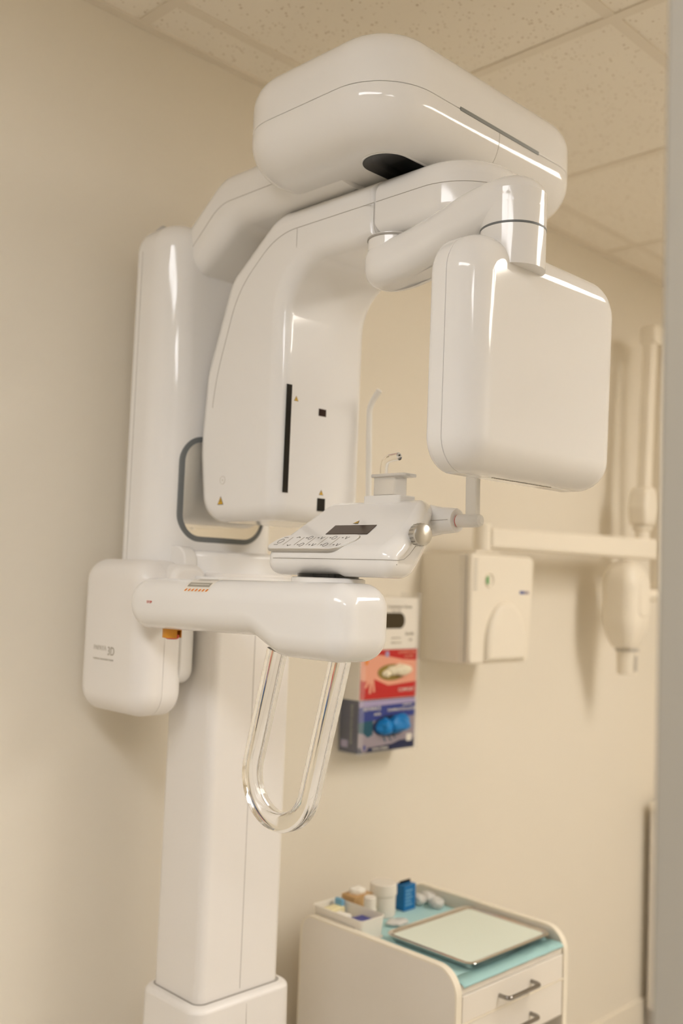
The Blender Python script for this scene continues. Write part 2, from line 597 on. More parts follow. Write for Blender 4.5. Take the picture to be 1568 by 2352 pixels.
# cover seam along beam and down the back of the housing
sp = bend([(XA - 0.0002, -0.66, 2.104), (XA - 0.0002, -0.425, 2.104), (XA - 0.0002, -0.324, 2.022), (XA - 0.0002, -0.268, 1.86), (XA - 0.0002, -0.256, 1.74)], 0.05, 10)
seam(sp[:-1], rot, 0.0006)
spe = [(XA - 0.0002, -0.664, 2.104)] + sorted([(u + nu * 0.0002, v + nv * 0.0002, 2.104) for (u, v, nu, nv) in endp if v < -0.67], key=lambda p: math.atan2(p[1] + 0.67, p[0] - (XA + XB) / 2)) + [(XB + 0.0002, -0.664, 2.104)]
seam(spe, rot, 0.0006)
for yy in (-0.66, -0.478):
    pp = [(XA - 0.0002, yy, 2.103), (XA - 0.0002, yy, 2.074)]
    for k in range(9):
        a = PI / 2 * k / 8
        pp.append((XA + 0.028 * (1 - math.cos(a)) - 0.0002, yy, 2.074 - 0.028 * math.sin(a) - 0.0002))
    pp.append((XB - 0.03, yy, 2.0458))
    seam(pp, rot, 0.0005)
FY = -0.4482
def fdec(name, x0, x1, z0, z1, m):
    return decal(name, [(x0, FY, z0), (x1, FY, z0), (x1, FY, z1), (x0, FY, z1)], m, rot, (0, -1, 0), 0.0005)
fdec('collimator_slit', 1.1375, 1.1500, 1.648, 1.838, 'black')
fdec('light_window', 1.2165, 1.2345, 1.793, 1.806, 'darkred')
fdec('light_window', 1.2215, 1.2405, 1.622, 1.645, 'black')
hazard((1.161, FY, 1.8145), (1, 0, 0), (0, 0, 1), 0.0095, rot)
hazard((1.2305, FY, 1.6545), (1, 0, 0), (0, 0, 1), 0.0095, rot)
hazard((XA - 0.0001, -0.3, 1.6345), (0, -1, 0), (0, 0, 1), 0.0155, rot)
ringp = [(XA - 0.0001, -0.303 + 0.0072 * math.cos(2 * PI * k / 20), 1.6735 + 0.0072 * math.sin(2 * PI * k / 20)) for k in range(21)]
tube('round_mark', ringp, 0.0004, 'paleink', rot, 6)
lathe('round_mark_dot', (XA, -0.303, 1.6735), (-1, 0, 0), [(0.0014, 0), (0.0014, 0.0003), (0, 0.0003)], 'paleink', rot, 12)

# swing arm and detector box
PV, NC = Vector((1.146, -0.680, 0)), Vector((1.167, -0.897, 0))
def stadium(c0, ra, c1, rb, n=18):
    d = (c1 - c0).normalized()
    ang = math.atan2(d.y, d.x)
    out = []
    for k in range(n + 1):
        a = ang - PI / 2 + PI * k / n
        out.append((c1.x + rb * math.cos(a), c1.y + rb * math.sin(a), math.cos(a), math.sin(a)))
    for k in range(n + 1):
        a = ang + PI / 2 + PI * k / n
        out.append((c0.x + ra * math.cos(a), c0.y + ra * math.sin(a), math.cos(a), math.sin(a)))
    return out
def shear(x, y, z):
    t = max(0, min(1, ((y - PV.y) / (NC.y - PV.y))))
    t = t * t * (3 - 2 * t)
    return (x, y, z + 0.050 * t)
st = stadium(PV, 0.044, NC, 0.048)
# densify the straight sides so the shear bends smoothly
dense = []
for i in range(len(st)):
    a, b = st[i], st[(i + 1) % len(st)]
    dense.append(a)
    if math.hypot(a[0] - b[0], a[1] - b[1]) > 0.05:
        for k in range(1, 16):
            t = k / 16
            dense.append(tuple(a[q] * (1 - t) + b[q] * t for q in range(4)))
sw = prism('swing_arm', dense, 1.966, 2.042, 0.03, 0.034, 'z', 'white', MC, fn=shear, seg=10)
lathe('pivot_collar', (PV.x, PV.y, 2.02), (0, 0, 1), [(0.040, 0), (0.040, 0.0255)], 'white', sw, 48)
lathe('pivot_gap', (PV.x, PV.y, 2.041), (0, 0, 1), [(0.0415, 0), (0.0415, 0.0030)], 'seam', sw, 48)
lathe('neck_ring', (NC.x, NC.y, 2.0125), (0, 0, 1), [(0.0470, 0), (0.0483, 0.001), (0.0483, 0.0035), (0.0470, 0.0045)], 'grey', sw, 56)
lathe('neck', (NC.x, NC.y, 1.955), (0, 0, 1), [(0.0478, 0), (0.0478, 0.058)], 'white', sw, 56)
lathe('end_barrel', (NC.x, NC.y, 2.0165), (0, 0, 1), [(0.0479, 0), (0.0479, 0.05)], 'white', sw, 56)
seam([(NC.x + 0.0475 * math.cos(a), NC.y + 0.0475 * math.sin(a), z) for a, z in ((-1.05, 2.018), (-1.05, 2.04), (-1.05, 2.066))], sw, 0.0004)
dp = rpoly([(1.050, 1.656, 0.050), (1.432, 1.656, 0.050), (1.442, 1.998, 0.062), (1.050, 1.998, 0.062)], 12)
det = prism('detector_box', dp, -0.922, -0.8705, 0.046, 0.0008, 'y', 'white', MC, seg=12)
prism('back_cover', dp, -0.8697, -0.838, 0.0008, 0.012, 'y', 'white', det, seg=6)
for k in range(28):
    x = 1.16 + k * 0.0055
    box('vent_hole', x, x + 0.0025, -0.878, -0.876, 1.6552, 1.6562, 'greyink', det)

# chin-rest arm
pod = prism('lift_pod', rrect(-0.245, -0.034, 1.241, 1.524, 0.045, 12), 1.0, 1.0512, 0.036, 0.0006, 'x', 'white2', MC)
prism('pod_back', rrect(-0.245, -0.034, 1.241, 1.524, 0.045, 12), 1.0518, 1.098, 0.0006, 0.02, 'x', 'white2', pod)
text('logo', 'PAPAYA', 0.0125, (0.9997, -0.1155, 1.3585), (0, -1, 0), (0, 0, 1), 'paleink', pod, xs=0.95)
text('logo', '3D', 0.022, (0.9997, -0.1530, 1.3540), (0, -1, 0), (0, 0, 1), 'greyink', pod, xs=0.85)
text('logo_line', 'COMPUTED TOMOGRAPHY SYSTEM', 0.0042, (0.9997, -0.128, 1.3385), (0, -1, 0), (0, 0, 1), 'paleink', pod)
prism('pod_bracket', rrect(-0.248, -0.10, 1.300, 1.552, 0.028), 1.085, 1.119, 0.004, 0.012, 'x', 'white', MC)
prism('pivot_cap', rrect(1.05, 1.13, 1.43, 1.518, 0.03), -0.262, -0.20, 0.012, 0.004, 'y', 'white2', MC)
cap_ = rpoly([(-0.240, 1.491, 0.042), (-0.240, 1.404, 0.043), (-0.570, 1.411, 0.04), (-0.628, 1.384, 0.06), (-0.776, 1.384, 0.037), (-0.776, 1.497, 0.037)], 12)
AX0, AX1, AF = 0.965, 1.078, 0.035
carm = prism('chin_rest_arm', cap_, AX0, AX1, AF, AF, 'x', 'white', MC, seg=12)
text('stop_lettering', 'STOP', 0.0062, (AX0 - 0.0002, -0.3180, 1.4510), (0, -1, 0), (0, 0, 1), 'redink', carm)
# warning sticker that follows the rounded shoulder of the arm
def arc_pt(y, a):       # a: 0 = on the -X face, 90 = on top
    zt = 1.4912 + (1.497 - 1.491) * ((-0.262 - y) / 0.596)
    a = math.radians(a)
    rr = AF + 0.0004
    return Vector((AX0 + AF - rr * math.cos(a), y, zt - AF + rr * math.sin(a)))
def arc_patch(name, y0, y1, a0, a1, m, lift=0.0, skew=0.0, n=6):
    V, F = [], []
    for k in range(n + 1):
        a = a0 + (a1 - a0) * k / n
        c = arc_pt(0, a)
        off = Vector((-math.cos(math.radians(a)), 0, math.sin(math.radians(a)))) * lift
        sk = skew * k / n
        V += [arc_pt(y0 + sk, a) + off, arc_pt(y1 + sk, a) + off]
    for k in range(n):
        F.append((2 * k, 2 * k + 1, 2 * k + 3, 2 * k + 2))
    return mk(name, V, F, m, carm, wn=False)
arc_patch('sticker', -0.408, -0.474, 24, 88, 'boxwhite')
arc_patch('sticker_block', -0.412, -0.470, 40, 56, 'greyink', 0.0002)
arc_patch('sticker_line', -0.416, -0.466, 47, 49, 'boxwhite', 0.0004)
arc_patch('sticker_line', -0.424, -0.456, 67, 69, 'paleink', 0.0002)
arc_patch('sticker_line', -0.418, -0.470, 74, 76, 'paleink', 0.0002)
arc_patch('sticker_line', -0.418, -0.470, 80, 82, 'paleink', 0.0002)
for k in range(7):
    y = -0.410 - k * 0.0092
    arc_patch('sticker_stripe', y, y - 0.0045, 26, 33, 'orangeprint', 0.0002, -0.003)
# emergency stop under the arm
EC = Vector((1.012, -0.322, 1.408))
es = lathe('stop_collar', EC + Vector((0, 0, -0.004)), (0, 0, 1), [(0.0165, 0), (0.017, 0.003), (0.017, 0.006)], 'orange', carm, 32)
V, F = [], []
N = 30
for k in range(N + 1):
    a = math.radians(-25 + 290 * k / N) + math.radians(0)
    for rr, h in ((0.0165, 0), (0.0165, -0.017), (0.0145, -0.017), (0.0145, 0)):
        V.append(EC + Vector((rr * math.cos(a), rr * math.sin(a), h)))
for k in range(N):
    for q in range(4):
        F.append((4 * k + q, 4 * k + (q + 1) % 4, 4 * k + 4 + (q + 1) % 4, 4 * k + 4 + q))
F += [(0, 1, 2, 3), (4 * N, 4 * N + 1, 4 * N + 2, 4 * N + 3)]
mk('stop_guard', V, F, 'orange', carm)
lathe('stop_stem', EC + Vector((0, 0, -0.010)), (0, 0, 1), [(0.006, 0), (0.006, 0.01)], 'black', carm, 20)
lathe('stop_button', EC + Vector((0, 0, -0.0195)), (0, 0, 1), [(0.009, 0), (0.012, 0.002), (0.012, 0.007), (0.007, 0.010)], 'red', carm, 28)

# clear hand grip
HX = 1.022
dv = Vector((0, 0.25, -0.97)).normalized()
sv = Vector((0, 0.97, 0.25)).normalized()     # towards the wall
mid = Vector((HX, -0.6514, 1.386))
RR, LL = 0.0665, 0.191
tl = (mid.z + sv.z * RR - 1.390) / -dv.z
tr = (mid.z - sv.z * RR - 1.390) / -dv.z
path = [mid + sv * RR + dv * t for t in (tl, LL * 0.33, LL * 0.66)]
for k in range(25):
    a = PI * k / 24
    path.append(mid + dv * LL + sv * RR * math.cos(a) + dv * RR * math.sin(a))
path += [mid - sv * RR + dv * t for t in (LL * 0.66, LL * 0.33, tr)]
sec = [(p[0], p[1]) for p in rrect(-0.014, 0.014, -0.0125, 0.0125, 0.006, 5)]
sweep('hand_grip', path, sec, 'acrylic', MC, upv=(1, 0, 0), sharp=60)

# collar below the chin unit
lathe('turntable', (1.055, -0.655, 1.478), (0, 0, 1), [(0.056, 0), (0.056, 0.0235), (0.053, 0.025)], 'white', MC, 56)
lathe('turntable_gap', (1.055, -0.655, 1.5025), (0, 0, 1), [(0.047, 0), (0.047, 0.006)], 'black', MC, 48)

# chin unit
CY0, CY1 = -0.536, -0.800
def taper(x, y, z):
    k = 1 - 0.36 * max(0, min(1, (x - 1.06) / 0.18)) ** 1.3
    return (x, CY0 + (y - CY0) * k, z)
ZS = 1.5310
bodyp = rpoly([(1.028, 1.5055, 0.026), (1.100, 1.5055, 0.07), (1.250, 1.585, 0.03), (1.250, 1.629, 0.024), (1.165, 1.629, 0.05), (1.028, 1.5455, 0.026)], 10)
def dens(poly, step=0.012):
    out = []
    for i in range(len(poly)):
        a, b = poly[i], poly[(i + 1) % len(poly)]
        out.append(a)
        L = math.hypot(a[0] - b[0], a[1] - b[1])
        n = int(L / step)
        for k in range(1, n):
            t = k / n
            nn = Vector((a[2] * (1 - t) + b[2] * t, a[3] * (1 - t) + b[3] * t))
            out.append((a[0] * (1 - t) + b[0] * t, a[1] * (1 - t) + b[1] * t, nn.x, nn.y))
    return out
chin = prism('chin_unit', dens(bodyp), CY1, CY0, 0.022, 0.022, 'y', 'white', MC, fn=taper, seg=10)
sp = [(1.0277, CY0 - 0.022, ZS), (1.0277, CY1 + 0.022, ZS)]
for k in range(1, 9):
    a = PI / 2 * k / 8
    sp.append((1.028 + 0.022 * (1 - math.cos(a)) - 0.0002 * math.cos(a), CY1 + 0.022 * (1 - math.sin(a)) - 0.0002 * math.sin(a), ZS))
for x, z in ((1.062, ZS + 0.002), (1.08, ZS + 0.010), (1.11, ZS + 0.026), (1.14, ZS + 0.042), (1.17, ZS + 0.056)):
    q = taper(x, CY1, z)
    sp.append((x, q[1] - 0.0002, z))
seam(sp, chin, 0.0006)
# things on the sloping top: local frame u (towards -Y), v (up the slope), n
SO = Vector((1.0265, CY0, 1.5445))
sv2 = Vector((0.137, 0, 0.0835)).normalized()
su2 = Vector((0, -1, 0))
sn2 = su2.cross(sv2) * -1
if sn2.z < 0:
    sn2 = -sn2
def S(u, v, h=0.0):
    return SO + su2 * u + sv2 * v + sn2 * h
SM = lambda u, v, w_: tuple(S(u, v, w_))
pl = rpoly([(0.000, 0.000, 0.014), (0.158, 0.000, 0.03), (0.192, 0.044, 0.012), (0.008, 0.044, 0.030)], 10)
prism('keypad_trim', [(u + nu * 0.0014, v + nv * 0.0014, nu, nv) for u, v, nu, nv in pl], -0.0035, 0.0012, 0.0008, 0.0008, SM, 'steel', chin, seg=3)
kp = prism('keypad', pl, -0.002, 0.0022, 0, 0.0006, SM, 'white', chin, seg=3)
def stroke(u0, v0, u1, v1, wd=0.0014, m='ink'):
    a, b = S(u0, v0, 0.0022), S(u1, v1, 0.0022)
    d = (b - a).normalized()
    s = d.cross(sn2) * wd / 2
    decal('key_mark', [a - s, b - s, b + s, a + s], m, kp, sn2, 0.0002)
for k in range(5):
    u = 0.036 + k * 0.0262
    stroke(u, 0.010, u, 0.035, 0.0016, 'greyink')
for row, v in ((0, 0.011), (1, 0.033)):
    for k in range(5):
        u = 0.050 + k * 0.0262
        if k == 0:
            s_ = 1 if row else -1
            stroke(u - 0.004, v, u, v + 0.004 * s_)
            stroke(u, v + 0.004 * s_, u + 0.004, v)
        else:
            stroke(u - 0.008, v, u - 0.005, v, 0.0025)
            if k % 2:
                q = [S(u + 0.002 + 0.004 * math.cos(a), v + 0.005 * math.sin(a), 0.0022) for a in [2 * PI * i / 14 for i in range(15)]]
                tube('key_mark', q, 0.0005, 'ink', kp, 4)
            else:
                stroke(u - 0.001, v + 0.004, u + 0.002, v - 0.004, 0.0013, 'ink')
                stroke(u + 0.002, v - 0.004, u + 0.006, v + 0.003, 0.0013, 'ink')
q = [S(0.020 + 0.0055 * math.cos(a), 0.022 + 0.0065 * math.sin(a), 0.0022) for a in [2 * PI * i / 18 for i in range(19)]]
tube('key_mark', q, 0.00055, 'ink', kp, 4)
stroke(0.014, 0.011, 0.023, 0.011)
stroke(0.017, 0.034, 0.026, 0.034)
decal('display_window', [S(0.098, 0.047, 0.0005), S(0.186, 0.047, 0.0005), S(0.182, 0.076, 0.0005), S(0.094, 0.076, 0.0005)], 'brown', chin, sn2, 0.0008)
hazard(S(0.132, 0.086, 0.0008), su2, sv2, 0.010, chin)
# knob
KC = Vector((1.098, -0.793, 1.570))
ka = Vector((-0.25, -0.95, 0.02)).normalized()
kn = lathe('knob', KC, ka, [(0.0160, 0.0), (0.0165, 0.001), (0.0165, 0.0125), (0.0155, 0.0145), (0.012, 0.0162), (0.006, 0.0172), (0.0, 0.0175)], 'steel', chin, 40)
e1, e2, _ = frame_of(ka)
for k in range(18):
    a = 2 * PI * k / 18
    d = e1 * math.cos(a) + e2 * math.sin(a)
    tube('knob_ridge', [KC + d * 0.0164 + ka * 0.001, KC + d * 0.0164 + ka * 0.0122], 0.0006, 'darkmetal', kn, 6, upv=d)
# nose cone, temple post
cz = 1.601
lathe('temple_mount', (1.232, -0.678, cz), (0, -1, 0), [(0.028, 0), (0.029, 0.012), (0.0265, 0.022), (0.0215, 0.05), (0.0195, 0.078), (0.018, 0.081)], 'white', chin, 40)
seam([(1.232 - 0.0268, -0.700, cz - 0.002), (1.232 - 0.0217, -0.728, cz - 0.001), (1.232 - 0.0197, -0.755, cz)], chin, 0.0005)
TP = lathe('temple_peg', (1.232, -0.752, cz - 0.001), (0, -1, 0), [(0.0095, 0), (0.0095, 0.010), (0.0105, 0.0101), (0.0105, 0.046), (0.009, 0.052), (0.005, 0.055)], 'silicone', chin, 28)
lathe('peg_ring', (1.232, -0.760, cz - 0.001), (0, -1, 0), [(0.0098, 0), (0.0098, 0.0012)], 'redink', TP, 24)
prism('temple_post', rpoly([(-0.800, 1.592, 0.004), (-0.778, 1.592, 0.004), (-0.7755, 1.72, 0.004), (-0.797, 1.72, 0.004)], 4), 1.226, 1.238, 0.003, 0.003, 'x', 'silicone', chin, seg=3)
# plate, cup and bite rod
prism('chin_plate', rrect(1.158, 1.200, -0.700, -0.622, 0.006, 5), 1.622, 1.6375, 0.001, 0.0015, 'z', 'white', chin, seg=3)
cup = prism('chin_cup', rrect(1.164, 1.194, -0.686, -0.638, 0.004, 5), 1.6385, 1.667, 0.001, 0.001, 'z', 'clearbox', chin, seg=3)
prism('cup_flange', rrect(1.161, 1.195, -0.706, -0.633, 0.006, 5), 1.667, 1.6725, 0.0015, 0.0015, 'z', 'clearbox', cup, seg=3)
box('cup_base', 1.165, 1.193, -0.685, -0.639, 1.6374, 1.6384, 'ink', cup)
tube('bite_rod', bend([(1.178, -0.648, 1.668), (1.178, -0.648, 1.698), (1.178, -0.680, 1.701)], 0.022, 12), 0.0065, 'acrylic', chin, 20)
tube('forehead_rod', bend([(1.325, -0.478, 1.60), (1.325, -0.470, 1.825), (1.325, -0.494, 1.852)], 0.016, 10), 0.0055, 'silicone', chin, 16)

# ------------------------------------------------------------------ glove boxes in a clear rack
def glove_body(name, z0, z1, m_front, m_side, label):
    t = thing(name, label, 'glove box', (1.85, -0.034, z0), 'glove boxes on the wall')
    prism('carton', rrect(1.748, 1.957, z0, z1, 0.002, 2), -0.066, -0.004, 0.001, 0.001, 'y', m_side, t, seg=2)
    return t
def gd(t, name, pts, m, lift=0.0):
    return decal(name, [(x, -0.0662 - lift, z) for x, z in pts], m, t, (0, -1, 0), 0.0004)
def ell(cx, cz, rx, rz, n=28, a0=0, a1=360):
    return [(cx + rx * math.cos(math.radians(a0 + (a1 - a0) * k / n)), cz + rz * math.sin(math.radians(a0 + (a1 - a0) * k / n))) for k in range(n)]
def blob(name, c, r, m, parent, seed=0, amp=0.3, fr=45):
    bm = bmesh.new()
    bmesh.ops.create_icosphere(bm, subdivisions=4, radius=1)
    for v in bm.verts:
        d = v.co.normalized()
        k = 1 + amp * noise.noise(Vector((d.x * r[0], d.y * r[1], d.z * r[2])) * fr + Vector((seed, 0, 0))) + 0.5 * amp * noise.noise(Vector((d.x * r[0], d.y * r[1], d.z * r[2])) * fr * 2.3 + Vector((seed, 3, 0)))
        v.co = Vector((c[0] + d.x * r[0] * k, c[1] + d.y * r[1] * k, c[2] + d.z * r[2] * k))
    me = bpy.data.meshes.new(name)
    bm.to_mesh(me)
    bm.free()
    me.materials.append(M[m])
    me.shade_smooth()
    o = bpy.data.objects.new(name, me)
    COL.objects.link(o)
    attach(o, parent)
    return o
g1 = glove_body('glove_box', 1.335, 1.462, 'boxwhite', 'boxwhite', 'white cardboard glove box with dark oval opening, topmost of the three')
gd(g1, 'opening', [(u, v) for u, v, _, _ in rrect(1.80, 1.905, 1.385, 1.424, 0.0185, 8)], 'holecard')
text('box_lettering', 'Examination Gloves', 0.0115, (1.885, -0.0666, 1.4395), (1, 0, 0), (0, 0, 1), 'greyink', g1)
text('box_lettering', 'latex  soft', 0.008, (1.872, -0.0666, 1.4295), (1, 0, 0), (0, 0, 1), 'paleink', g1)
text('box_lettering', 'Sterile', 0.013, (1.925, -0.0666, 1.372), (1, 0, 0), (0, 0, 1), 'greyink', g1)
text('box_lettering', '100', 0.010, (1.928, -0.0666, 1.356), (1, 0, 0), (0, 0, 1), 'paleink', g1)
text('box_lettering', 'powder free', 0.007, (1.875, -0.0666, 1.362), (1, 0, 0), (0, 0, 1), 'paleink', g1)
text('box_lettering', 'ambidextrous', 0.007, (1.875, -0.0666, 1.350), (1, 0, 0), (0, 0, 1), 'paleink', g1)
g2 = glove_body('glove_box', 1.212, 1.3345, 'boxred', 'boxwhite', 'red and salmon glove box with a cream glove poking out, in the middle')
gd(g2, 'front_panel', [(1.750, 1.2135), (1.956, 1.2135), (1.956, 1.333), (1.750, 1.333)], 'boxred')
gd(g2, 'pink_band', [(1.750, 1.262), (1.80, 1.246), (1.956, 1.244), (1.956, 1.305), (1.90, 1.308), (1.84, 1.318), (1.80, 1.322), (1.750, 1.322)], 'boxpink', 0.0003)
gd(g2, 'red_band', [(1.750, 1.256), (1.80, 1.262), (1.85, 1.245), (1.956, 1.252), (1.956, 1.235), (1.750, 1.235)], 'boxred', 0.0005)
gd(g2, 'hand_print', [(1.772, 1.318), (1.795, 1.318), (1.795, 1.275), (1.803, 1.232), (1.796, 1.230), (1.792, 1.255), (1.788, 1.227), (1.781, 1.228), (1.782, 1.255), (1.770, 1.240), (1.766, 1.244), (1.778, 1.275)], 'boxpink', 0.0007)
gd(g2, 'orange_mark', [(1.764, 1.296), (1.775, 1.300), (1.775, 1.318), (1.764, 1.318)], 'orangeprint', 0.0009)
gd(g2, 'opening', ell(1.862, 1.277, 0.052, 0.020), 'goldfilm', 0.0009)
gd(g2, 'crest', ell(1.843, 1.322, 0.007, 0.008, 14), 'boxlav', 0.0007)
text('box_lettering', 'EXAMINATION', 0.0095, (1.917, -0.0668, 1.3255), (1, 0, 0), (0, 0, 1), 'boxpink', g2)
text('box_lettering', 'GLOVES', 0.0095, (1.925, -0.0668, 1.3150), (1, 0, 0), (0, 0, 1), 'boxpink', g2)
text('box_lettering', 'COMFORT', 0.0125, (1.918, -0.0672, 1.232), (1, 0, 0), (0, 0, 1), 'boxwhite', g2)
blob('glove', (1.889, -0.066, 1.283), (0.038, 0.020, 0.015), 'glove_cream', g2, 2.0)
blob('glove', (1.842, -0.066, 1.275), (0.016, 0.010, 0.010), 'glove_cream', g2, 5.0)
g3 = glove_body('glove_box', 1.086, 1.2115, 'boxnavy', 'boxnavy', 'navy blue glove box with bright blue gloves bulging out, lowest of the three')
gd(g3, 'blue_band', [(1.749, 1.160), (1.956, 1.166), (1.956, 1.2105), (1.749, 1.2105)], 'boxblue')
gd(g3, 'lavender_band', [(1.749, 1.196), (1.956, 1.199), (1.956, 1.2105), (1.749, 1.2105)], 'boxlav', 0.0003)
gd(g3, 'grey_field', [(1.749, 1.100), (1.80, 1.098), (1.87, 1.101), (1.90, 1.108), (1.956, 1.108), (1.956, 1.166), (1.749, 1.160)], 'greylabel', 0.0002)
gd(g3, 'teal_print', [(1.749, 1.160), (1.80, 1.162), (1.80, 1.128), (1.783, 1.122), (1.768, 1.132), (1.749, 1.136)], 'teal', 0.0005)
gd(g3, 'opening', ell(1.862, 1.146, 0.064, 0.026), 'boxnavy', 0.0007)
gd(g3, 'crest', ell(1.772, 1.0975, 0.012, 0.0105, 18), 'greylabel', 0.0007)
gd(g3, 'crest_mark', ell(1.772, 1.099, 0.004, 0.007, 12), 'boxblue', 0.001)
for k, (xa_, za_, xb_, zb_) in enumerate(((1.838, 1.120, 1.844, 1.108), (1.853, 1.122, 1.866, 1.108), (1.872, 1.124, 1.880, 1.114))):
    gd(g3, 'finger_print', [(xa_, za_), (xa_ + 0.005, za_), (xb_ + 0.004, zb_), (xb_, zb_)], 'teal', 0.0009)
text('box_lettering', 'ADVANCE', 0.0135, (1.795, -0.067, 1.1905), (1, 0, 0), (0, 0, 1), 'boxwhite', g3)
text('box_lettering', 'nitrile', 0.0105, (1.815, -0.067, 1.177), (1, 0, 0), (0, 0, 1), 'boxwhite', g3)
text('box_lettering', 'EXAMINATION GLOVES', 0.0100, (1.905, -0.067, 1.1835), (1, 0, 0), (0, 0, 1), 'boxwhite', g3)
text('box_lettering', 'powder-free', 0.007, (1.925, -0.067, 1.195), (1, 0, 0), (0, 0, 1), 'boxwhite', g3)
text('box_lettering', 'NON-STERILE', 0.0095, (1.83, -0.067, 1.0925), (1, 0, 0), (0, 0, 1), 'boxwhite', g3)
gd(g3, 'size_mark', [(u, v) for u, v, _, _ in rrect(1.925, 1.945, 1.103, 1.121, 0.003, 3)], 'boxwhite', 0.0005)
text('side_lettering', 'EXAMINATION GLOVES', 0.011, (1.7478, -0.045, 1.155), (0, 0, 1), (0, 1, 0), 'greyink', g3, xs=0.8)
decal('side_mark', [(1.7478, -0.012, 1.098), (1.7478, -0.034, 1.098), (1.7478, -0.034, 1.115), (1.7478, -0.012, 1.115)], 'boxlav', g3, (-1, 0, 0))
blob('glove', (1.838, -0.068, 1.146), (0.026, 0.024, 0.021), 'glove_blue', g3, 7.0, 0.22)
blob('glove', (1.890, -0.070, 1.150), (0.034, 0.027, 0.022), 'glove_blue', g3, 11.0, 0.3)
rk = thing('glove_box_rack', 'clear acrylic wall rack holding the three stacked glove boxes', 'rack', (1.85, -0.034, 1.08))
for x0_, x1_ in ((1.7445, 1.7605), (1.943, 1.9605)):
    box('front_lip', x0_, x1_, -0.0735, -0.0718, 1.080, 1.475, 'sheet', rk)
box('rack_floor', 1.7445, 1.9605, -0.0735, -0.002, 1.0815, 1.0845, 'sheet', rk)
for x in (1.7445, 1.9585):
    box('rack_side', x, x + 0.0018, -0.0718, -0.002, 1.0845, 1.475, 'sheet', rk)

# ------------------------------------------------------------------ wall unit (white dispenser with green gauge)
XR = thing('dental_xray_unit', 'cream wall-mounted dental x-ray unit with control box, swing arm and hanging tube head', 'x-ray unit', (2.18, -0.07, 1.30))
D = XR
db = prism('unit_side', rpoly([(2.040, -0.001, 0.0), (2.040, -0.13, 0.02), (2.052, -0.150, 0.01), (2.30, -0.150, 0.0), (2.30, -0.001, 0.0)], 6), 1.300, 1.583, 0.004, 0.004, 'z', 'cream', D, seg=3)
fr = prism('unit_front', rpoly([(2.046, 1.298, 0.012), (2.308, 1.298, 0.02), (2.326, 1.584, 0.02), (2.042, 1.584, 0.012)], 6), -0.166, -0.1505, 0.008, 0.0, 'y', 'cream', D, seg=4)
seam([(2.0445, -0.1503, 1.302), (2.0415, -0.1503, 1.58)], D, 0.0012)
for k in range(10):
    z = 1.565 - k * 0.0085
    box('vent_slot', 2.052, 2.068, -0.1668, -0.165, z, z + 0.0035, 'paleink', fr)
arch = [(2.19 + 0.085 * math.cos(math.radians(a)), -0.166, 1.345 + 0.115 * math.sin(math.radians(a))) for a in range(0, 181, 6)]
arch = [(2.275, -0.166, 1.305)] + arch + [(2.105, -0.166, 1.305)]
pr = [(p[0], p[2]) for p in arch]
prism('arch_panel', rpoly([(x, z, 0) for x, z in pr], 1) if False else rpoly([(x, z) for x, z in pr[::1]], 1), -0.182, -0.165, 0.014, 0, 'y', 'cream', fr, seg=6)
lathe('gauge_recess', (2.119, -0.1658, 1.515), (0, -1, 0), [(0.0200, 0), (0.0190, 0.0035), (0.0170, 0.0035), (0.0155, 0.0003)], 'cream', fr, 32)
box('gauge', 2.1045, 2.1155, -0.169, -0.1655, 1.5035, 1.5255, 'green', fr, 0.002)
box('maker_label', 2.258, 2.278, -0.1668, -0.1655, 1.4815, 1.4895, 'bluelabel', fr)
box('maker_label', 2.278, 2.300, -0.1668, -0.1655, 1.4815, 1.4895, 'greylabel', fr)

# ------------------------------------------------------------------ its swing arm and tube head
box('post_plate', 2.06, 2.165, -0.165, -0.02, 1.5832, 1.5905, 'cream', XR, 0.003)
lathe('swivel_post', (2.112, -0.145, 1.59), (0, 0, 1), [(0.026, 0), (0.024, 0.002), (0.024, 0.070), (0.022, 0.072)], 'cream', XR, 32)
AY = -0.145
def armfn(x, y, z):
    t = (x - 2.14) / 0.87
    c = 1.627 + 0.012 * t
    return (x, y, c + (z - 1.63) * (1 + 0.24 * t))
prism('extension_arm', rrect(AY - 0.03, AY + 0.03, 1.6025, 1.6575, 0.010), 2.118, 3.012, 0.008, 0.008, 'x', 'cream', XR, seg=4, fn=armfn)
lathe('elbow_post', (2.962, AY, 1.672), (0, 0, 1), [(0.022, 0), (0.021, 0.022), (0.031, 0.030), (0.031, 0.038)], 'cream', XR, 28)
prism('elbow_cover', rpoly([(2.93, 1.712, 0.014), (2.992, 1.712, 0.014), (3.008, 1.77, 0.035), (2.995, 1.842, 0.032), (2.935, 1.842, 0.032), (2.92, 1.77, 0.035)], 8), AY - 0.035, AY + 0.035, 0.016, 0.016, 'y', 'cream', XR)
sec2 = lambda h, k: [(p[0], p[1]) for p in rrect(-h, h, -k, k, 0.009, 4)]
sweep('scissor_arm', [(2.968, AY, 1.80), (2.982, AY, 2.10), (2.997, AY, 2.335)], sec2(0.020, 0.019), 'cream', XR, upv=(0, 1, 0))
prism('arm_joint', rrect(2.972, 3.085, 2.315, 2.378, 0.014), AY - 0.03, AY + 0.03, 0.010, 0.010, 'y', 'cream', XR)
sweep('forearm', [(3.062, AY, 2.33), (3.054, AY, 2.05), (3.066, AY, 1.50)], sec2(0.013, 0.022), 'cream', XR, upv=(0, 1, 0))
xh = []
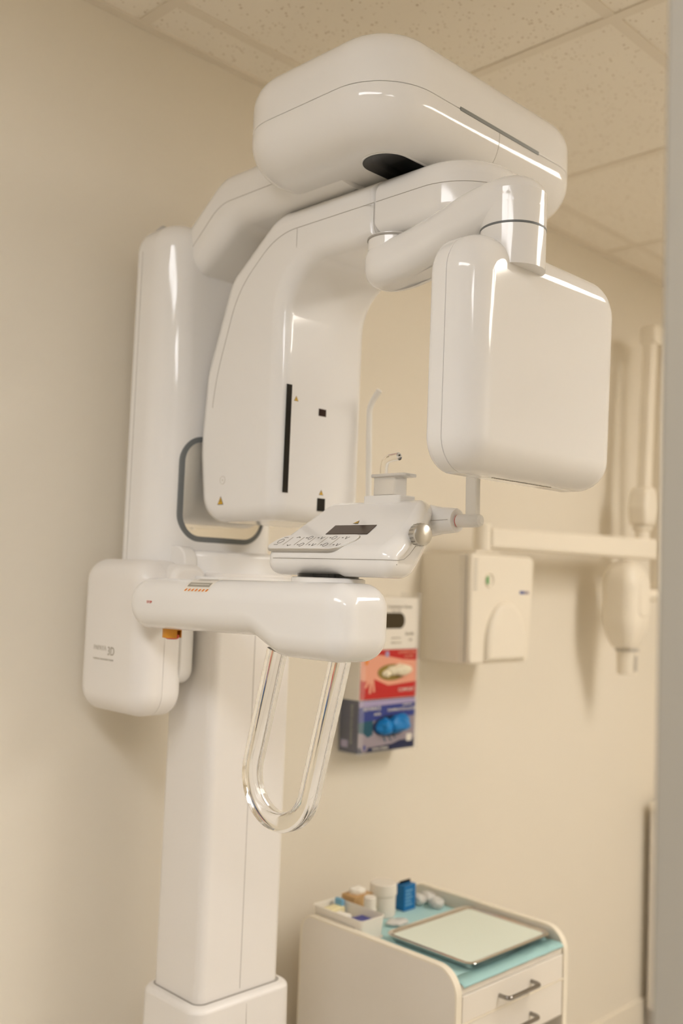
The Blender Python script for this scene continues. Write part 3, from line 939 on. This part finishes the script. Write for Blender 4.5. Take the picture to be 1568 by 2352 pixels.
for k in range(33):
    t = k / 32
    z = 1.593 - 0.270 * t
    if t < 0.28:
        c_ = 1 - t / 0.28
        s_ = 0.30 + 0.70 * math.sqrt(max(0, 1 - c_ * c_))
    elif t < 0.66:
        s_ = 1.0
    else:
        q_ = (t - 0.66) / 0.34
        s_ = 1 - 0.46 * q_ ** 1.7
    xh.append((s_, z))
V, F = [], []
for s_, z in xh:
    for (u, v, nu, nv) in rrect(-0.066, 0.066, -0.060, 0.060, 0.04, 8):
        V.append((2.862 + u * s_, AY + v * s_, z))
nn_ = len(V) // len(xh)
for j in range(len(xh) - 1):
    for i in range(nn_):
        k = (i + 1) % nn_
        F.append((j * nn_ + i, j * nn_ + k, (j + 1) * nn_ + k, (j + 1) * nn_ + i))
F.append(tuple(range(nn_)))
F.append(tuple((len(xh) - 1) * nn_ + i for i in range(nn_)))
hd = mk('tube_head', V, F, 'cream', XR, sharp=60)
prism('head_panel', rpoly([(2.835, 1.42, 0.025), (2.905, 1.42, 0.025), (2.905, 1.555, 0.035), (2.838, 1.555, 0.035)], 8), AY - 0.0645, AY - 0.04, 0.008, 0, 'y', 'cream', hd)
lathe('cone_gap', (2.880, AY, 1.312), (0, 0, 1), [(0.037, 0), (0.037, 0.010)], 'paleink', hd, 32)
lathe('cone', (2.880, AY, 1.240), (0, 0, 1), [(0.029, 0), (0.031, 0.002), (0.033, 0.073)], 'cream', hd, 32)
decal('cone_mark', [(2.868, AY - 0.0315, 1.250), (2.886, AY - 0.0310, 1.250), (2.886, AY - 0.0318, 1.300), (2.868, AY - 0.0325, 1.300)], 'paleink', hd, (0, -1, 0), 0.0012)
lathe('yoke', (2.91, AY, 1.49), (1, 0, 0), [(0.03, 0), (0.03, 0.05), (0.02, 0.07), (0.02, 0.15)], 'cream', XR, 28)

# ------------------------------------------------------------------ base cabinet, mostly behind the partition
CB = thing('base_cabinet', 'low cream cabinet at the far right, partly hidden by the grey partition', 'cabinet', (3.4, -0.2, 0))
prism('body', rrect(3.268, 3.75, -0.42, -0.03, 0.003, 2), 0.08, 0.745, 0, 0, 'z', 'cart', CB)
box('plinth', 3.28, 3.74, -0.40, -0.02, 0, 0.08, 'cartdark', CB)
box('worktop', 3.262, 3.757, -0.435, -0.03, 0.746, 0.775, 'cream', CB, 0.003)
for x in (3.275, 3.515):
    d_ = box('door', x, x + 0.23, -0.437, -0.421, 0.095, 0.735, 'cart', CB, 0.002)
    tube('handle', bend([(x + 0.2, -0.438, 0.55), (x + 0.2, -0.46, 0.55), (x + 0.2, -0.46, 0.65), (x + 0.2, -0.438, 0.65)], 0.01), 0.004, 'steel', d_)

# ------------------------------------------------------------------ trolley
CT = thing('drawer_trolley', 'white laminate drawer trolley with raised sides beside the machine', 'trolley', (1.74, -0.325, 0))
CX0, CX1, CYB, CYF, CZ = 1.548, 1.932, -0.108, -0.541, 0.768
sidep = rpoly([(CYF, 0.06, 0.01), (CYB, 0.06, 0.01), (CYB, CZ, 0.035), (CYF, CZ, 0.05)], 10)
for xa_, xb_ in ((CX0, CX0 + 0.015), (CX1 - 0.015, CX1)):
    s_ = prism('side_panel', sidep, xa_ + 0.0, xb_, 0.0015, 0.0015, 'x', 'cart', CT, seg=2)
    # cream edge band round the visible edge
    pts = [p for p in sidep]
    V, F = [], []
    for (u, v, nu, nv) in pts:
        V += [(xa_ - 0.0006, u + nu * 0.0012, v + nv * 0.0012), (xb_ + 0.0006, u + nu * 0.0012, v + nv * 0.0012),
              (xb_ + 0.0006, u - nu * 0.003, v - nv * 0.003), (xa_ - 0.0006, u - nu * 0.003, v - nv * 0.003)]
    n_ = len(pts)
    for i in range(n_):
        k = (i + 1) % n_
        for q in range(4):
            F.append((4 * i + q, 4 * i + (q + 1) % 4, 4 * k + (q + 1) % 4, 4 * k + q))
    mk('edge_band', V, F, 'cartedge', s_)
IX0, IX1 = CX0 + 0.016, CX1 - 0.016
TZ = 0.738
box('top_board', IX0, IX1, CYF + 0.004, CYB, TZ - 0.018, TZ, 'cart', CT)
box('back_panel', IX0, IX1, CYB - 0.008, CYB - 0.0005, 0.06, CZ - 0.02, 'cart', CT)
box('front_rail', IX0, IX1, CYF + 0.003, CYF + 0.02, 0.7195, TZ - 0.0185, 'cart', CT)
def drawer(z0, z1):
    d_ = box('drawer', IX0 + 0.003, IX1 - 0.003, CYF - 0.001, CYF + 0.02, z0, z1, 'cart', CT, 0.002)
    zc = (z0 + z1) / 2 - 0.002
    xc = (IX0 + IX1) / 2
    tube('handle', bend([(xc - 0.055, CYF - 0.001, zc), (xc - 0.055, CYF - 0.024, zc), (xc + 0.055, CYF - 0.024, zc), (xc + 0.055, CYF - 0.001, zc)], 0.012), 0.0042, 'darkmetal', d_, 14)
drawer(0.668, 0.7185)
drawer(0.592, 0.6655)
box('drawer_lip', IX0, IX1, CYF - 0.003, CYF + 0.02, 0.6658, 0.6677, 'cartedge', CT)
box('shelf', IX0, IX1, CYF + 0.01, CYB - 0.01, 0.30, 0.315, 'cart', CT)
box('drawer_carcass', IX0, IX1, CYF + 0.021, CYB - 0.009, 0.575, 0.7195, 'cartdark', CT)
for x in (CX0 + 0.03, CX1 - 0.03):
    for y in (CYF + 0.05, CYB - 0.05):
        lathe('castor', (x - 0.012, y, 0.028), (1, 0, 0), [(0.028, 0), (0.028, 0.024)], 'grey', CT, 24)
        box('castor_fork', x - 0.015, x + 0.015, y - 0.012, y + 0.012, 0.055, 0.07, 'steel', CT)
# liners
ln = box('paper_liner', IX0 + 0.002, IX1 - 0.002, CYF + 0.006, CYB - 0.010, TZ + 0.0002, TZ + 0.0012, 'bluepaper')
tag(ln, 'pale blue paper lining the trolley top', 'paper')
V, F = [], []
NX = 24
for i in range(NX + 1):
    x = IX0 + 0.004 + (IX1 - IX0 - 0.008) * i / NX
    wv = 0.004 * noise.noise(Vector((x * 28, 0, 0)))
    dz = 0.0015 + 0.003 * noise.noise(Vector((x * 17, 4, 0)))
    V += [(x, CYF + 0.034, TZ + 0.0022 + abs(wv)), (x, CYF + 0.006, TZ + 0.0030 + abs(wv) * 0.5), (x, CYF - 0.002 + wv * 0.3, TZ - 0.002), (x, CYF - 0.0015 + wv * 0.4, TZ - 0.002 - dz)]
for i in range(NX):
    for q in range(3):
        F.append((4 * i + q, 4 * i + 4 + q, 4 * i + 5 + q, 4 * i + 1 + q))
lf = mk('plastic_liner', V, F, 'tealpaper', None)
sd = lf.modifiers.new('solid', 'SOLIDIFY'); sd.thickness = 0.0008; sd.offset = 1
tag(lf, 'thin turquoise plastic liner folded over the trolley front edge', 'liner')

# instrument tray
TR = thing('instrument_tray', 'steel instrument tray lined with pale green paper on the trolley', 'tray', (1.775, -0.4, TZ))
tp = rrect(1.622, 1.912, -0.517, -0.285, 0.022, 8)
trz = TZ + 0.0045
V, F = [], []
prof = [(-0.012, 0.0), (-0.008, 0.001), (-0.002, 0.014), (0.006, 0.0165), (0.009, 0.0135), (0.004, 0.011), (-0.004, 0.0), (-0.012, -0.001)]
npt = len(tp)
for (d, h) in prof:
    for (u, v, nu, nv) in tp:
        V.append((u + nu * d - nu * 0.0085, v + nv * d - nv * 0.0085, trz + h))
for j in range(len(prof) - 1):
    for i in range(npt):
        k = (i + 1) % npt
        F.append((j * npt + i, j * npt + k, (j + 1) * npt + k, (j + 1) * npt + i))
mk('tray_rim', V, F, 'chrome', TR, sharp=70)
prism('tray_pan', [(u - nu * 0.018, v - nv * 0.018, nu, nv) for u, v, nu, nv in tp], trz - 0.001, trz + 0.0008, 0, 0, 'z', 'chrome', TR)
tpaper = prism('tray_paper', [(u - nu * 0.0125, v - nv * 0.0125, nu, nv) for u, v, nu, nv in tp], trz + 0.0105, trz + 0.0115, 0, 0, 'z', 'greenpaper')
tag(tpaper, 'pale green paper sheet covering the steel tray', 'paper')

TS = TZ + 0.0014
# organiser box with its contents
OG = thing('organiser_box', 'white plastic organiser box at the back left of the trolley', 'box', (1.602, -0.19, TS))
oz = TS
op = rrect(1.566, 1.641, -0.272, -0.122, 0.010, 5)
prism('floor_panel', op, oz, oz + 0.003, 0.001, 0, 'z', 'boxwhite', OG, seg=2)
V, F = [], []
prof = [(0, 0.002), (0.004, 0.046), (0.0055, 0.0465), (0.0035, 0.0475), (0.0015, 0.045), (-0.0025, 0.003)]
npt = len(op)
for d, h in prof:
    for (u, v, nu, nv) in op:
        V.append((u + nu * d - nu * 0.0045, v + nv * d - nv * 0.0045, oz + h))
for j in range(len(prof) - 1):
    for i in range(npt):
        k = (i + 1) % npt
        F.append((j * npt + i, j * npt + k, (j + 1) * npt + k, (j + 1) * npt + i))
mk('side_wall', V, F, 'boxwhite', OG, sharp=50)
def packet(name, x0, x1, y0, y1, z0, z1, m, label, cat, rz=0.0, b=0.004):
    o = box(name, x0, x1, y0, y1, z0, z1, m, None, b)
    tag(o, label, cat)
    if rz:
        c = Vector(((x0 + x1) / 2, (y0 + y1) / 2, 0))
        o.data.transform(Matrix.Translation(c) @ Matrix.Rotation(rz, 4, 'Z') @ Matrix.Translation(-c))
    return o
packet('sachet', 1.576, 1.630, -0.163, -0.135, oz + 0.0035, oz + 0.040, 'paleyellow', 'pale yellow sachet in the back of the organiser box', 'sachet', 0.05)
packet('sachet', 1.622, 1.631, -0.158, -0.134, oz + 0.0035, oz + 0.054, 'sky', 'sky blue sachet standing in the organiser back corner', 'sachet', 0.0, 0.003)
packet('tissue_pack', 1.577, 1.607, -0.205, -0.170, oz + 0.0035, oz + 0.038, 'tissue', 'small white folded pack in the middle of the organiser box', 'pack', 0.1)
packet('sachet', 1.580, 1.628, -0.255, -0.213, oz + 0.0035, oz + 0.036, 'navybag', 'dark blue packet in the front of the organiser box', 'sachet', -0.06)

TB = thing('tissue_box', 'small tan cardboard box with white tissue on top, behind the organiser', 'box', (1.69, -0.145, TS))
prism('carton', rrect(1.652, 1.712, -0.168, -0.126, 0.002, 2), TS, TS + 0.055, 0.001, 0.001, 'z', 'tan', TB, seg=2)
prism('carton_sleeve', rrect(1.6515, 1.7125, -0.1685, -0.1255, 0.002, 2), TS, TS + 0.020, 0.001, 0.001, 'z', 'boxwhite', TB, seg=2)
blob('tissue', (1.682, -0.147, TS + 0.060), (0.020, 0.014, 0.010), 'tissue', TB, 3.0, 0.35, 60)

JR = thing('lidded_jar', 'large white screw-lid jar on the trolley between tan and blue boxes', 'jar', (1.742, -0.172, TS))
lathe('jar_body', (1.742, -0.172, TS), (0, 0, 1), [(0.026, 0), (0.029, 0.002), (0.029, 0.046), (0.027, 0.048)], 'boxwhite', JR, 40)
lathe('jar_lid', (1.742, -0.172, TS + 0.0482), (0, 0, 1), [(0.0305, 0), (0.0315, 0.002), (0.0305, 0.024), (0.028, 0.026)], 'boxwhite', JR, 40)
BT = thing('pill_bottle', 'small white bottle with screw cap in front of the large jar', 'bottle', (1.668, -0.190, TS))
lathe('bottle_body', (1.668, -0.200, TS), (0, 0, 1), [(0.0135, 0), (0.0145, 0.001), (0.0145, 0.036), (0.012, 0.040)], 'boxwhite', BT, 32)
lathe('bottle_cap', (1.668, -0.200, TS + 0.0405), (0, 0, 1), [(0.0130, 0), (0.0138, 0.001), (0.0135, 0.021), (0.012, 0.0225)], 'boxwhite', BT, 32)
decal('bottle_mark', [(1.672, -0.2146, TS + 0.014), (1.676, -0.2138, TS + 0.014), (1.676, -0.2138, TS + 0.026), (1.672, -0.2146, TS + 0.026)], 'ink', BT, (0.3, -1, 0))
BB = thing('blue_carton', 'bright blue small carton with open flap on the trolley', 'carton', (1.82, -0.17, TS))
prism('carton_body', rrect(1.797, 1.838, -0.188, -0.160, 0.001, 2), TS, TS + 0.058, 0.0005, 0.0005, 'z', 'bluebox', BB, seg=2)
box('flap', 1.799, 1.836, -0.172, -0.170, TS + 0.058, TS + 0.065, 'black', BB)
for k in range(5):
    z = TS + 0.044 - k * 0.008
    decal('carton_print', [(1.802, -0.1882, z), (1.826 - 0.004 * (k % 2), -0.1882, z), (1.826 - 0.004 * (k % 2), -0.1882, z + 0.003), (1.802, -0.1882, z + 0.003)], 'sky', BB, (0, -1, 0))
for k, (x, y, z, lb) in enumerate(((1.862, -0.176, 0.014, 'crumpled clear packet right beside the blue carton'),
                                   (1.893, -0.180, 0.013, 'crumpled clear packet against the right side of the trolley'),
                                   (1.880, -0.218, 0.012, 'crumpled clear packet lying in front of the two others'))):
    b_ = blob('clear_packet', (x, y, TS + z), (0.017, 0.019, 0.013), 'foil', None, k * 2.0, 0.22, 70)
    tag(b_, lb, 'packet', 'clear packets beside the blue carton')
fb = blob('film_pouch', (1.722, -0.235, TS + 0.006), (0.028, 0.020, 0.0055), 'foil', None, 9.0, 0.25, 60)
tag(fb, 'flat clear pouch lying on the blue paper in front of the jar', 'pouch')
